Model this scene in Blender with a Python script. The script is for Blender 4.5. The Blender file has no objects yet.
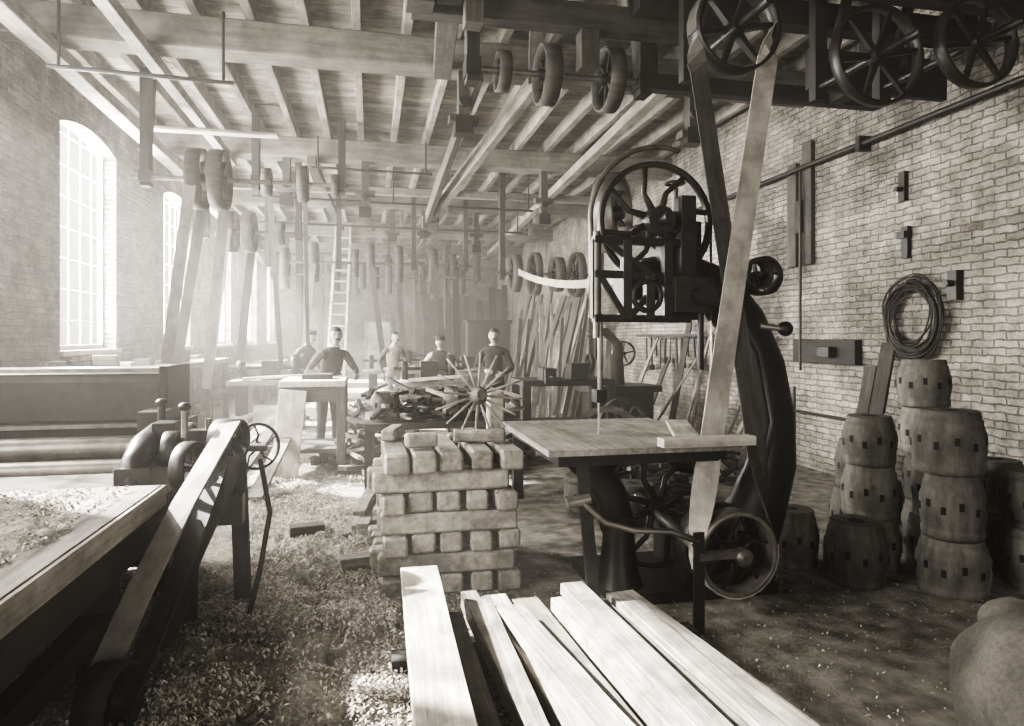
import bpy, bmesh, math, random
from mathutils import Vector, Matrix, noise
R = random.Random(7)
V = Vector
sc = bpy.context.scene

# ------------------------------------------------------------------ materials
def tint(v): return (v, v*0.935, v*0.825, 1)
def nodes(name):
    m = bpy.data.materials.new(name); m.use_nodes = True
    nt = m.node_tree; b = nt.nodes['Principled BSDF']
    return m, nt, b
def N(nt, t, **k):
    n = nt.nodes.new(t)
    for a, v in k.items(): setattr(n, a, v)
    return n
def mat(name, lo, hi, rough=.7, metal=0, scale=(6,6,6), bump=.2, detail=6, spec=.3, attr='lc', dist=.01, grime=.55):
    m, nt, b = nodes(name)
    at = N(nt,'ShaderNodeAttribute', attribute_name=attr)
    mp = N(nt,'ShaderNodeMapping'); mp.inputs['Scale'].default_value = scale
    nz = N(nt,'ShaderNodeTexNoise'); nz.inputs['Scale'].default_value = 1; nz.inputs['Detail'].default_value = detail
    nz.inputs['Roughness'].default_value = .65
    cr = N(nt,'ShaderNodeValToRGB')
    cr.color_ramp.elements[0].position=.3; cr.color_ramp.elements[1].position=.7
    cr.color_ramp.elements[0].color = tint(lo); cr.color_ramp.elements[1].color = tint(hi)
    tn = N(nt,'ShaderNodeAttribute', attribute_name='tone')
    g = N(nt,'ShaderNodeTexNoise'); g.inputs['Scale'].default_value=3.2; g.inputs['Detail'].default_value=7; g.inputs['Roughness'].default_value=.7
    gm = N(nt,'ShaderNodeMapRange'); gm.inputs[1].default_value=.38; gm.inputs[2].default_value=.6; gm.inputs[3].default_value=grime; gm.inputs[4].default_value=1.05
    mu = N(nt,'ShaderNodeMath', operation='MULTIPLY')
    mx = N(nt,'ShaderNodeVectorMath', operation='SCALE')
    bp = N(nt,'ShaderNodeBump'); bp.inputs['Strength'].default_value = bump; bp.inputs['Distance'].default_value = dist
    L = nt.links.new
    L(at.outputs['Vector'], mp.inputs['Vector']); L(mp.outputs[0], nz.inputs['Vector']); L(at.outputs['Vector'], g.inputs['Vector'])
    L(g.outputs['Fac'], gm.inputs[0]); L(gm.outputs[0], mu.inputs[0]); L(tn.outputs['Fac'], mu.inputs[1])
    L(nz.outputs['Fac'], cr.inputs[0]); L(cr.outputs[0], mx.inputs[0]); L(mu.outputs[0], mx.inputs['Scale'])
    L(mx.outputs[0], b.inputs['Base Color']); L(nz.outputs['Fac'], bp.inputs['Height']); L(bp.outputs[0], b.inputs['Normal'])
    b.inputs['Roughness'].default_value = rough; b.inputs['Metallic'].default_value = metal
    b.inputs['Specular IOR Level'].default_value = spec
    return m
W_NEW  = mat('fresh_sawn_wood', .26, .50, .75, scale=(2.5,34,34), bump=.5)
W_PLANK= mat('rough_sawn_plank', .15, .36, .85, scale=(2.2,42,42), bump=.8, grime=.45)
W_MID  = mat('weathered_wood', .12, .26, .8, scale=(2,26,26), bump=.5)
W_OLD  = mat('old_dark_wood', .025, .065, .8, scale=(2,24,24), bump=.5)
W_BEAM = mat('beam_wood', .08, .17, .85, scale=(1.2,18,18), bump=.5)
W_END  = mat('end_grain_wood', .20, .46, .85, scale=(22,22,22), bump=.6, grime=.45)
W_BLACK= mat('grimy_black_wood', .008, .020, .7, scale=(2,20,20), bump=.4)
WASH   = mat('limewashed_board', .16, .32, .9, scale=(1.5,10,10), bump=.3)
IRON   = mat('cast_iron', .008, .020, .42, .1, scale=(14,14,14), bump=.12, dist=.004)
IRON_L = mat('worn_steel', .11, .22, .38, .6, scale=(10,10,10), bump=.08, dist=.003)
LEATH  = mat('belt_leather', .09, .16, .6, scale=(3,12,12), bump=.15, dist=.003)
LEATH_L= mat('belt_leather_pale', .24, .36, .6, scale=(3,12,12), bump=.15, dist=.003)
NAVE   = mat('elm_nave_wood', .05, .15, .8, scale=(16,16,4), bump=.6)
HOLE_EYE_DARK   = mat('hole_shade_eye_dark', .004, .007, .9, scale=(9,9,9), bump=0)  # near-black stands in for shade inside nave holes; also colours eyes and mouth
DUST   = mat('sawdust', .18, .5, 1, scale=(55,55,55), bump=1.0, detail=10, dist=.03, grime=.4)
CHIP   = mat('wood_shaving', .4, .66, .9, scale=(10,10,10), bump=0, grime=.5)
SACK   = mat('sackcloth', .06, .11, .95, scale=(60,60,60), bump=.5)
SKIN   = mat('skin', .22, .3, .6, scale=(20,20,20), bump=.05, grime=.8)
CL_D   = mat('dark_wool_cloth', .012, .028, .95, scale=(30,30,30), bump=.4)
CL_M   = mat('grey_work_cloth', .05, .11, .95, scale=(25,25,25), bump=.4)
CL_L   = mat('pale_shirt_cotton', .32, .45, .9, scale=(20,20,20), bump=.4)
HAIR   = mat('dark_hair', .010, .02, .7, scale=(60,60,60), bump=.3)
FRAME  = mat('window_frame_paint', .6, .7, .6, scale=(5,5,5), bump=.1, grime=.9)
WIRE   = mat('rusty_wire', .012, .025, .5, .3, scale=(30,30,30), bump=.1)

def brick(name, a, b_, mo, axis, stain=.55):
    m, nt, bs = nodes(name)
    L = nt.links.new
    tc = N(nt,'ShaderNodeTexCoord'); sp = N(nt,'ShaderNodeSeparateXYZ'); cb = N(nt,'ShaderNodeCombineXYZ')
    L(tc.outputs['Object'], sp.inputs[0])
    L(sp.outputs[axis], cb.inputs[0]); L(sp.outputs[2], cb.inputs[1])
    wob = N(nt,'ShaderNodeTexNoise'); wob.inputs['Scale'].default_value=9; wob.inputs['Detail'].default_value=4
    L(tc.outputs['Object'], wob.inputs['Vector'])
    ws = N(nt,'ShaderNodeVectorMath', operation='SCALE'); ws.inputs['Scale'].default_value=.05
    L(wob.outputs['Color'], ws.inputs[0])
    ad = N(nt,'ShaderNodeVectorMath', operation='ADD'); L(cb.outputs[0], ad.inputs[0]); L(ws.outputs[0], ad.inputs[1])
    br = N(nt,'ShaderNodeTexBrick'); L(ad.outputs[0], br.inputs['Vector'])
    br.inputs['Scale'].default_value=1; br.inputs['Brick Width'].default_value=.225; br.inputs['Row Height'].default_value=.07
    br.inputs['Mortar Size'].default_value=.008; br.inputs['Mortar Smooth'].default_value=.6
    br.inputs['Color1'].default_value=tint(a); br.inputs['Color2'].default_value=tint(b_); br.inputs['Mortar'].default_value=tint(mo)
    n1 = N(nt,'ShaderNodeTexNoise'); n1.inputs['Scale'].default_value=.8; n1.inputs['Detail'].default_value=12; n1.inputs['Roughness'].default_value=.82
    L(tc.outputs['Object'], n1.inputs['Vector'])
    mr = N(nt,'ShaderNodeMapRange'); mr.inputs[1].default_value=.41; mr.inputs[2].default_value=.59; mr.inputs[3].default_value=stain; mr.inputs[4].default_value=1.25
    L(n1.outputs['Fac'], mr.inputs[0])
    # patches where the limewash has worn off and hides the coursing
    sc_ = N(nt,'ShaderNodeVectorMath', operation='SCALE'); L(br.outputs['Color'], sc_.inputs[0]); L(mr.outputs[0], sc_.inputs['Scale'])
    n3 = N(nt,'ShaderNodeTexNoise'); n3.inputs['Scale'].default_value=3.5; n3.inputs['Detail'].default_value=8; n3.inputs['Roughness'].default_value=.7
    L(tc.outputs['Object'], n3.inputs['Vector'])
    m3 = N(nt,'ShaderNodeMapRange'); m3.inputs[1].default_value=.42; m3.inputs[2].default_value=.62; m3.inputs[3].default_value=.7; m3.inputs[4].default_value=1.15
    L(n3.outputs['Fac'], m3.inputs[0])
    s2 = N(nt,'ShaderNodeVectorMath', operation='SCALE'); L(sc_.outputs[0], s2.inputs[0]); L(m3.outputs[0], s2.inputs['Scale'])
    L(s2.outputs[0], bs.inputs['Base Color'])
    n2 = N(nt,'ShaderNodeTexNoise'); n2.inputs['Scale'].default_value=30; n2.inputs['Detail'].default_value=6
    L(tc.outputs['Object'], n2.inputs['Vector'])
    m1 = N(nt,'ShaderNodeMath', operation='MULTIPLY_ADD'); m1.inputs[1].default_value=-.9
    L(br.outputs['Fac'], m1.inputs[0]); L(n2.outputs['Fac'], m1.inputs[2])
    bp = N(nt,'ShaderNodeBump'); bp.inputs['Strength'].default_value=1; bp.inputs['Distance'].default_value=.02
    L(m1.outputs[0], bp.inputs['Height']); L(bp.outputs[0], bs.inputs['Normal'])
    bs.inputs['Roughness'].default_value=.9; bs.inputs['Specular IOR Level'].default_value=.2
    return m
BR_R = brick('limewashed_brick', .26, .18, .11, 1, .38)
BR_L = brick('bare_brick', .22, .14, .10, 1, .5)
BR_X = brick('far_brick', .16, .12, .08, 0, .5)

def floor_mat():
    m, nt, bs = nodes('earth_and_shavings'); L = nt.links.new
    tc = N(nt,'ShaderNodeTexCoord'); sp = N(nt,'ShaderNodeSeparateXYZ'); L(tc.outputs['Object'], sp.inputs[0])
    fine = N(nt,'ShaderNodeTexNoise'); fine.inputs['Scale'].default_value=30; fine.inputs['Detail'].default_value=10; fine.inputs['Roughness'].default_value=.8
    big = N(nt,'ShaderNodeTexNoise'); big.inputs['Scale'].default_value=1.6; big.inputs['Detail'].default_value=8
    lump = N(nt,'ShaderNodeTexNoise'); lump.inputs['Scale'].default_value=7; lump.inputs['Detail'].default_value=6
    for n in (fine,big,lump): L(tc.outputs['Object'], n.inputs['Vector'])
    e = N(nt,'ShaderNodeValToRGB'); e.color_ramp.elements[0].position=.35; e.color_ramp.elements[1].position=.68
    e.color_ramp.elements[0].color=tint(.12); e.color_ramp.elements[1].color=tint(.32); L(lump.outputs['Fac'], e.inputs[0])
    s = N(nt,'ShaderNodeValToRGB'); s.color_ramp.elements[0].position=.38; s.color_ramp.elements[1].position=.64
    s.color_ramp.elements[0].color=tint(.10); s.color_ramp.elements[1].color=tint(.55); L(fine.outputs['Fac'], s.inputs[0])
    mr = N(nt,'ShaderNodeMapRange'); mr.inputs[1].default_value=1.8; mr.inputs[2].default_value=.4; mr.inputs[3].default_value=-.2; mr.inputs[4].default_value=.25
    L(sp.outputs[0], mr.inputs[0])
    ad = N(nt,'ShaderNodeMath', operation='ADD'); L(mr.outputs[0], ad.inputs[0]); L(big.outputs['Fac'], ad.inputs[1])
    st = N(nt,'ShaderNodeMapRange'); st.inputs[1].default_value=.5; st.inputs[2].default_value=.75; L(ad.outputs[0], st.inputs[0])
    mx = N(nt,'ShaderNodeMix', data_type='RGBA'); L(st.outputs[0], mx.inputs[0]); L(e.outputs[0], mx.inputs[6]); L(s.outputs[0], mx.inputs[7])
    L(mx.outputs[2], bs.inputs['Base Color'])
    h = N(nt,'ShaderNodeMath', operation='ADD'); L(fine.outputs['Fac'], h.inputs[0]); L(lump.outputs['Fac'], h.inputs[1])
    bp = N(nt,'ShaderNodeBump'); bp.inputs['Strength'].default_value=1; bp.inputs['Distance'].default_value=.035
    L(h.outputs[0], bp.inputs['Height']); L(bp.outputs[0], bs.inputs['Normal'])
    bs.inputs['Roughness'].default_value=.95; bs.inputs['Specular IOR Level'].default_value=.15
    return m
FLOOR = floor_mat()

# ------------------------------------------------------------------ mesh builder
class B:
    def __init__(s): s.v=[]; s.f=[]; s.m=[]; s.t=[]; s.s=[]; s.lc=[]
    def add(s, vs, fs, mi=0, tone=None, smooth=False, lc=None):
        o=len(s.v); s.v += [tuple(v) for v in vs]
        if lc is None:
            s.lc += [tuple(v) for v in vs]
        else:
            q=V((R.random()*50,R.random()*50,R.random()*50)); s.lc += [tuple(V(l)+q) for l in lc]
        if tone is None: tone=R.uniform(.7,1.2)
        for f in fs:
            s.f.append([i+o for i in f]); s.m.append(mi); s.t.append(tone); s.s.append(smooth)
    def beam(s,p0,p1,w,h,mi=0,up=(0,0,1),tone=None,w1=None,h1=None):
        p0=V(p0);p1=V(p1);d=p1-p0;L=d.length;d.normalize();up=V(up)
        if abs(d.dot(up))>.98: up=V((0,1,0))
        sd=d.cross(up).normalized(); u=sd.cross(d).normalized()
        vs=[];lc=[]
        for k,(p,ww,hh) in enumerate(((p0,w,h),(p1,w1 or w,h1 or h))):
            for a,b in ((-1,-1),(1,-1),(1,1),(-1,1)):
                vs.append(p+sd*a*ww/2+u*b*hh/2); lc.append((L*k,a*ww/2,b*hh/2))
        s.add(vs,[(3,2,1,0),(4,5,6,7),(0,1,5,4),(1,2,6,5),(2,3,7,6),(3,0,4,7)],mi,tone,False,lc)
    def rough(s,p0,p1,w,h,mi=0,tone=None,n=10,j=.0018):
        p0=V(p0);p1=V(p1);d=p1-p0;L=d.length;d.normalize();sd=d.cross(V((0,0,1))).normalized();u=sd.cross(d)
        vs=[];lc=[];bow=R.uniform(-.008,.008)
        for k in range(n+1):
            t=k/n; p=p0.lerp(p1,t)+sd*bow*math.sin(math.pi*t)
            for a,b in ((-1,-1),(1,-1),(1,1),(-1,1)):
                ww=w/2+R.uniform(-j,j); vs.append(p+sd*a*ww+u*b*h/2); lc.append((L*t,a*w/2,b*h/2))
        fs=[(3,2,1,0),tuple(n*4+i for i in range(4))]
        for k in range(n):
            for i in range(4): i2=(i+1)%4; fs.append((k*4+i,k*4+i2,k*4+4+i2,k*4+4+i))
        s.add(vs,fs,mi,tone,False,lc)
    def box(s,x0,x1,y0,y1,z0,z1,mi=0,tone=None):
        dx,dy,dz=x1-x0,y1-y0,z1-z0; cx,cy,cz=(x0+x1)/2,(y0+y1)/2,(z0+z1)/2
        if dx>=dy and dx>=dz: s.beam((x0,cy,cz),(x1,cy,cz),dy,dz,mi,tone=tone)
        elif dy>=dz: s.beam((cx,y0,cz),(cx,y1,cz),dx,dz,mi,tone=tone)
        else: s.beam((cx,cy,z0),(cx,cy,z1),dx,dy,mi,up=(0,1,0),tone=tone)
    def frame(s,ax):
        a=V(ax).normalized(); t=V((0,0,1)) if abs(a.z)<.9 else V((1,0,0))
        u=a.cross(t).normalized(); w=u.cross(a).normalized(); return a,u,w
    def lathe(s,c,ax,prof,mi=0,n=20,smooth=True,caps=True,tone=None,closed=False):
        a,u,w=s.frame(ax); c=V(c); vs=[]
        for t,r in prof:
            for i in range(n):
                q=2*math.pi*i/n; vs.append(c+a*t+(u*math.cos(q)+w*math.sin(q))*r)
        fs=[]; k=len(prof)
        for j in range(k if closed else k-1):
            j2=(j+1)%k
            for i in range(n):
                i2=(i+1)%n; fs.append((j*n+i,j*n+i2,j2*n+i2,j2*n+i))
        if tone is None: tone=R.uniform(.85,1.15)
        s.add(vs,fs,mi,tone,smooth)
        if caps and not closed:
            for j,rev in ((0,True),(k-1,False)):
                if prof[j][1]>1e-4:
                    ring=[vs[j*n+i] for i in range(n)]
                    f=list(range(n)); 
                    if rev: f.reverse()
                    s.add(ring,[f],mi,tone,False)
    def cyl(s,p0,p1,r0,r1=None,mi=0,n=14,tone=None):
        p0=V(p0);p1=V(p1); s.lathe(p0,p1-p0,[(0,r0),((p1-p0).length,r1 if r1 is not None else r0)],mi,n,tone=tone)
    def tube(s,pts,rad,mi=0,n=10,closed=False,flat=1.0,tone=None,fdir=None):
        pts=[V(p) for p in pts]; k=len(pts)
        if not hasattr(rad,'__len__'): rad=[rad]*k
        vs=[]; pu=None
        for j,p in enumerate(pts):
            if closed: d=pts[(j+1)%k]-pts[j-1]
            else: d=pts[min(j+1,k-1)]-pts[max(j-1,0)]
            d.normalize()
            if fdir is not None: u=V(fdir)-d*d.dot(V(fdir)); u.normalize()
            elif pu is None:
                t=V((0,0,1)) if abs(d.z)<.9 else V((1,0,0)); u=d.cross(t).normalized()
            else: u=(pu-d*pu.dot(d)).normalized()
            pu=u; w=d.cross(u).normalized()
            for i in range(n):
                q=2*math.pi*i/n; vs.append(p+(u*math.cos(q)*flat+w*math.sin(q))*rad[j])
        fs=[]
        for j in range(k if closed else k-1):
            j2=(j+1)%k
            for i in range(n):
                i2=(i+1)%n; fs.append((j*n+i,j*n+i2,j2*n+i2,j2*n+i))
        if not closed: fs.append(list(range(n))[::-1]); fs.append([(k-1)*n+i for i in range(n)])
        s.add(vs,fs,mi,tone,True)
    def ring(s,c,ax,Rr,r,mi=0,n=32,m=8):
        a,u,w=s.frame(ax); s.tube([V(c)+(u*math.cos(2*math.pi*i/n)+w*math.sin(2*math.pi*i/n))*Rr for i in range(n)],r,mi,m,True)
    def ribbon(s,pts,wd,width,th,mi=0,tone=None):
        vs=[];k=len(pts); lc=[]; acc=0
        for j in range(k):
            p=V(pts[j]); d=V(pts[min(j+1,k-1)])-V(pts[max(j-1,0)]); d.normalize()
            w=V(wd[j] if isinstance(wd,list) else wd); w=(w-d*w.dot(d)).normalized(); nn=d.cross(w).normalized()
            if j: acc+=(p-V(pts[j-1])).length
            for a,b in ((-1,-1),(1,-1),(1,1),(-1,1)):
                vs.append(p+w*a*width/2+nn*b*th/2); lc.append((acc,a*width/2,b*th/2))
        fs=[]
        for j in range(k-1):
            for i in range(4):
                i2=(i+1)%4; fs.append((j*4+i,j*4+i2,j*4+4+i2,j*4+4+i))
        fs+= [(3,2,1,0),tuple((k-1)*4+i for i in range(4))]
        s.add(vs,fs,mi,tone,False,lc)
    def pulley(s,c,ax,Rr,w,ns=6,mi=0,rim=.018,hub=None,mr=None,curved=False):
        hub=hub or Rr*.2; a,u,v=s.frame(ax); c=V(c)
        s.lathe(c,a,[(-w/2,Rr-rim),(-w/2,Rr),(0,Rr*1.015),(w/2,Rr),(w/2,Rr-rim)],mi if mr is None else mr,40,True,False,closed=True)
        s.lathe(c,a,[(-w*.55,hub*.8),(-w*.3,hub),(w*.3,hub),(w*.55,hub*.8)],mi,16)
        for i in range(ns):
            q=2*math.pi*i/ns+.2; d=u*math.cos(q)+v*math.sin(q); e=-u*math.sin(q)+v*math.cos(q)
            if curved:
                s.tube([c+d*hub*.8,c+d*(Rr*.5)+e*Rr*.12,c+d*(Rr-rim*.7)],[Rr*.07,Rr*.05,Rr*.05],mi,6)
            else:
                s.beam(c+d*hub*.8,c+d*(Rr-rim*.5),w*.35,Rr*.13,mi,up=e,w1=w*.28,h1=Rr*.08)
    def ellipsoid(s,c,r,mi=0,n=16,m=10,rot=None,fn=None):
        vs=[];c=V(c)
        for j in range(m+1):
            ph=math.pi*j/m
            for i in range(n):
                q=2*math.pi*i/n; p=V((math.sin(ph)*math.cos(q)*r[0],math.sin(ph)*math.sin(q)*r[1],math.cos(ph)*r[2]))
                if fn: p=fn(p)
                if rot: p=rot@p
                vs.append(c+p)
        fs=[(j*n+i,(j+1)*n+i,(j+1)*n+(i+1)%n,j*n+(i+1)%n) for j in range(m) for i in range(n)]
        s.add(vs,fs,mi,1,True)
    def make(s,name,mats,bevel=0,parent=None):
        me=bpy.data.meshes.new(name); me.from_pydata(s.v,[],s.f)
        for m in mats: me.materials.append(m)
        me.polygons.foreach_set('material_index',s.m); me.polygons.foreach_set('use_smooth',s.s)
        a=me.attributes.new('tone','FLOAT','FACE'); a.data.foreach_set('value',s.t)
        a=me.attributes.new('lc','FLOAT_VECTOR','POINT'); a.data.foreach_set('vector',[x for v in s.lc for x in v])
        me.update()
        ob=bpy.data.objects.new(name,me); sc.collection.objects.link(ob)
        if bevel:
            md=ob.modifiers.new('bevel','BEVEL'); md.width=bevel; md.segments=1; md.limit_method='ANGLE'; md.angle_limit=math.radians(50)
        if parent: ob.parent=parent
        return ob

# ------------------------------------------------------------------ room shell
XL,XR,YB,YF,ZC=-3.5,5.3,-3.0,28.0,5.0
WT=.24
WIN=[.66+4*k for k in range(7)]; WW=1.75; ZS,ZT,ZSP=1.45,4.26,4.12
b=B()
b.box(XL-WT,XL,YB,YF,-.2,ZS); b.box(XL-WT,XL,YB,YF,ZT,5.3)
prev=YB
for y in WIN:
    b.box(XL-WT,XL,prev,y,ZS,ZT); prev=y+WW
    n=12; vs=[];fs=[]
    for i in range(n+1):
        t=i/n; yy=y+WW*t; zz=ZSP+(ZT-ZSP)*(1-(2*t-1)**2)
        for x in (XL-WT,XL): vs+=[(x,yy,zz),(x,yy,ZT+.01)]
    for i in range(n):
        o=i*4; fs+=[(o,o+4,o+6,o+2),(o+2,o+6,o+7,o+3),(o+1,o+5,o+4,o)]
    b.add(vs,fs,0,1)
b.box(XL-WT,XL,prev,YF,ZS,ZT)
b.make('wall_left',[BR_L])
b=B(); b.box(XR,XR+.3,YB,YF,-.2,5.3); b.make('wall_right',[BR_R])
b=B(); b.box(XL-WT,XR+.3,YF,YF+.3,-.2,5.3); b.make('wall_far',[BR_X])
b=B(); b.box(XL-WT,-1.0,YB-.3,YB,-.2,5.3); b.box(3.0,XR+.3,YB-.3,YB,-.2,5.3); b.box(-1.0,3.0,YB-.3,YB,3.6,5.3); b.make('wall_back',[BR_X])
b=B(); b.box(XL-WT,XR+.3,YB-.3,YF+.3,-.2,0); b.make('floor',[FLOOR])
b=B()
y=YB
while y<YF:
    w=.19; b.box(XL,XR,y,y+w-.008,ZC,ZC+.03,0,R.uniform(.55,1.25)); y+=w
b.box(XL-WT,XR+.3,YB-.3,YF+.3,ZC+.05,ZC+.3,1)
b.make('ceiling',[WASH,W_OLD])
b=B(); x=XL+.25
while x<XR:
    yy=YB
    while yy<YF:
        b.box(x-.045+R.uniform(-.01,.01),x+.045,yy,min(yy+4,YF),4.80,ZC,0); yy+=4
    x+=.52
b.make('ceiling_joists',[W_MID],.006)
for k in range(-1,6):
    yb=7.3+4*k
    b=B(); b.box(XL-.05,XR+.05,yb-.17,yb+.17,4.48,4.8,0,R.uniform(.8,1.1)); b.make('ceiling_beam',[W_BEAM],.015)
for i,y in enumerate(WIN):
    b=B(); xf=XL-.19
    b.box(xf-.03,xf+.03,y,y+.05,ZS,ZSP+.02); b.box(xf-.03,xf+.03,y+WW-.05,y+WW,ZS,ZSP+.02)
    b.box(xf-.03,xf+.03,y,y+WW,ZS,ZS+.06); b.box(XL-WT,XL+.06,y-.05,y+WW+.05,ZS-.06,ZS)
    for c in range(1,5):
        yy=y+WW*c/5; t=c/5; b.box(xf-.008,xf+.008,yy-.006,yy+.006,ZS,ZSP+(ZT-ZSP)*(1-(2*t-1)**2))
    for r in range(1,8):
        zz=ZS+(ZSP-ZS)*r/7; b.box(xf-.008,xf+.008,y,y+WW,zz-.005,zz+.005)
    b.make('window_%d'%(i+1),[FRAME])
b=B(); yy=YF-.06
b.box(-.15,.85,yy,YF,0,2.25,0,1.1)
for xx,w in ((-.2,.08),(.82,.08)): b.box(xx,xx+w,yy-.05,YF,0,2.3,1)
b.box(-.2,.9,yy-.05,YF,2.25,2.36,1)
for z0,z1 in ((.2,.95),(1.1,2.1)):
    for x0 in (-.03,.4): b.box(x0,x0+.34,yy-.02,yy+.01,z0,z1,0,.9)
b.make('door_1',[CL_L,W_MID])

# ------------------------------------------------------------------ overhead timbers and shafting
b=B(); b.beam((-3.0,3.0,4.41),(-3.0,12.6,4.3),.2,.13,0,tone=1.1); b.beam((-3.0,12.4,4.22),(-2.9,20,3.75),.16,.12,0,tone=1.1); b.make('longitudinal_timber',[W_MID],.008)
b=B(); b.beam((-2.15,3.0,4.41),(-2.15,11.4,4.41),.13,.12,0); b.make('longitudinal_timber',[W_MID],.008)
b=B(); b.beam((3.2,6.9,4.4),(3.9,22,4.4),.14,.14,0); b.make('longitudinal_timber',[W_MID],.008)
b=B(); b.beam((-.9,11.0,4.41),(-.6,23,4.41),.14,.13,0); b.beam((1.6,11.0,4.41),(1.5,23,4.41),.14,.13,0); b.make('longitudinal_timber',[W_OLD],.008)
def hanger(b,x,y,zs,zt=4.79,mi=0,wood=1):
    b.box(x-.05,x+.05,y-.08,y+.08,zs-.12,zt,wood)
    b.box(x-.06,x+.06,y-.1,y+.1,zs-.07,zs+.07,mi)
    b.beam((x,y+.05,zs-.1),(x,y+.3,zt-.02),.05,.05,wood)
def shaft(name,y,z,x0,x1,pul,hx):
    b=B(); b.cyl((x0,y,z),(x1,y,z),.028,mi=2,n=10)
    for (x,r,w) in pul: b.pulley((x,y,z),(1,0,0),r,w,6,0,mr=3)
    for x in hx: hanger(b,x,y,z)
    b.make(name,[IRON,W_BLACK,IRON_L,W_OLD])
shaft('line_shaft',8.7,3.52,-2.75,-1.2,[(-2.02,.36,.17),(-1.78,.36,.17)],[-2.6])
shaft('line_shaft',12.1,3.4,-2.9,-1.1,[(-2.3,.34,.18),(-2.0,.34,.18),(-1.5,.2,.12)],[-2.7,-1.2])
shaft('line_shaft',14.9,3.22,-2.2,2.2,[(-1.75,.3,.16),(-1.15,.42,.15),(-.3,.3,.14),(.02,.42,.16),(.62,.4,.18),(1.35,.36,.2),(1.8,.25,.15)],[-2.1,-.65,.95,2.1])
shaft('line_shaft',18.7,3.3,-2.6,3.2,[(-2.2,.4,.2),(-1.6,.3,.2),(-.9,.45,.2),(-.2,.35,.2),(.5,.5,.2),(1.4,.4,.2),(2.3,.45,.2)],[-2.5,0.1,3.0])
shaft('line_shaft',21.7,3.5,-2.6,3.6,[(-2.0,.5,.2),(-1.2,.4,.2),(-.4,.5,.2),(.2,.35,.2),(.9,.5,.2),(1.9,.5,.2),(2.9,.5,.2)],[-2.5,0.6,3.4])
shaft('line_shaft',12.7,2.85,2.4,4.6,[(2.75,.36,.18),(3.15,.42,.14),(3.6,.34,.2),(4.0,.44,.16)],[2.5,4.5])
shaft('line_shaft',10.2,3.85,-1.7,-.3,[(-1.45,.2,.12),(-.95,.26,.14),(-.5,.16,.1)],[-1.6,-.4])
shaft('countershaft',5.3,3.75,.75,2.3,[(1.42,.24,.14),(1.95,.26,.13),(1.05,.16,.1)],[.8,2.25])
def bracket(x,y,zb,zt=4.48):
    b=B(); b.box(x-.06,x+.06,y-.07,y+.07,zb,zt,0); b.box(x-.1,x+.1,y-.1,y+.1,zb-.04,zb+.14,1); b.box(x-.16,x+.16,y-.08,y+.08,zt-.55,zt-.47,0)
    b.cyl((x,y-.12,zb+.3),(x,y+.12,zb+.3),.06,mi=1); b.make('hanging_bracket',[W_OLD,IRON])
bracket(-.07,11.25,3.6); bracket(2.95,11.25,3.6); bracket(1.0,7.25,3.85); bracket(1.2,15.3,3.9); bracket(3.7,7.25,3.9); bracket(.5,15.3,3.8); bracket(-1.3,11.25,3.75); bracket(2.4,15.3,3.6)
b=B(); b.beam((1.75,7.0,4.36),(.95,10.4,3.5),.1,.2,0,tone=1.0); b.make('diagonal_brace',[W_MID],.006)
b=B(); b.beam((1.12,6.9,4.36),(.88,10.4,3.45),.08,.18,0,tone=1.); b.beam((.8,10.45,3.4),(1.05,10.45,3.4),.16,.2,0); b.make('diagonal_brace',[W_OLD],.006)
b=B(); b.beam((.55,4.6,4.1),(.75,7.1,4.42),.18,.16,0); b.beam((.75,4.9,3.9),(.75,4.9,4.79),.14,.16,0); b.beam((1.2,4.7,4.2),(1.75,7.1,4.42),.12,.14,0)
b.box(.3,2.9,4.95,5.1,4.0,4.2,0); b.box(.25,.45,4.7,4.9,3.95,4.79,0); b.box(1.6,1.75,4.95,5.1,3.7,4.0,0)
b.make('hanging_timber_frame',[W_OLD],.006)
b=B(); b.cyl((-2.9,6.9,4.1),(-1.3,7.0,4.1),.02,mi=0); b.cyl((-2.9,14.0,3.9),(3.2,14.0,3.85),.022,mi=0); b.cyl((-.9,11.0,4.3),(1.0,11.0,4.28),.02,mi=0); b.cyl((-1.9,11.7,3.95),(2.9,11.8,3.9),.02,mi=0)
for x,y in ((-2.8,6.9),(-1.4,7.0)): b.cyl((x,y,4.1),(x,y,4.79),.015,mi=0)
for x in (-2.8,0,3.1): b.cyl((x,14,3.88),(x,14,4.79),.015,mi=0)
for x in (-1.8,.4,2.8): b.cyl((x,11.75,3.93),(x,11.75,4.79),.015,mi=0)
for x in (-.8,.9): b.cyl((x,11,4.29),(x,11,4.79),.015,mi=0)
b.make('overhead_iron_rods',[IRON])
b=B(); b.box(-2.9,-1.2,9.4,9.56,4.3,4.34,0); b.box(-2.9,4.9,13.0,13.14,4.34,4.48,0); b.box(-2.5,4.2,16.9,17.0,4.1,4.25,0)
for x in (-2.4,.8,4.1): b.box(x-.05,x+.05,16.9,17.0,4.25,4.79,0)
b.make('cross_timbers',[W_MID],.006)
def lerp(a,c,t): return V(a).lerp(V(c),t)
def belt(name,p0,p1,w0,w1,width,m,n=12,sag=0):
    b=B(); pts=[];wd=[]
    for i in range(n+1):
        t=i/n; p=lerp(p0,p1,t); p.z-=sag*4*t*(1-t); pts.append(p); wd.append(V(w0).lerp(V(w1),t))
    b.ribbon(pts,wd,width,.008,0); return b.make(name,[m])
belt('drive_belt',(-2.02,8.36,3.5),(-2.35,8.6,1.3),(1,0,0),(1,.2,0),.13,LEATH)
belt('drive_belt',(-2.02,9.06,3.5),(-2.45,9.4,1.25),(1,0,0),(1,0,0),.13,W_OLD)
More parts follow.
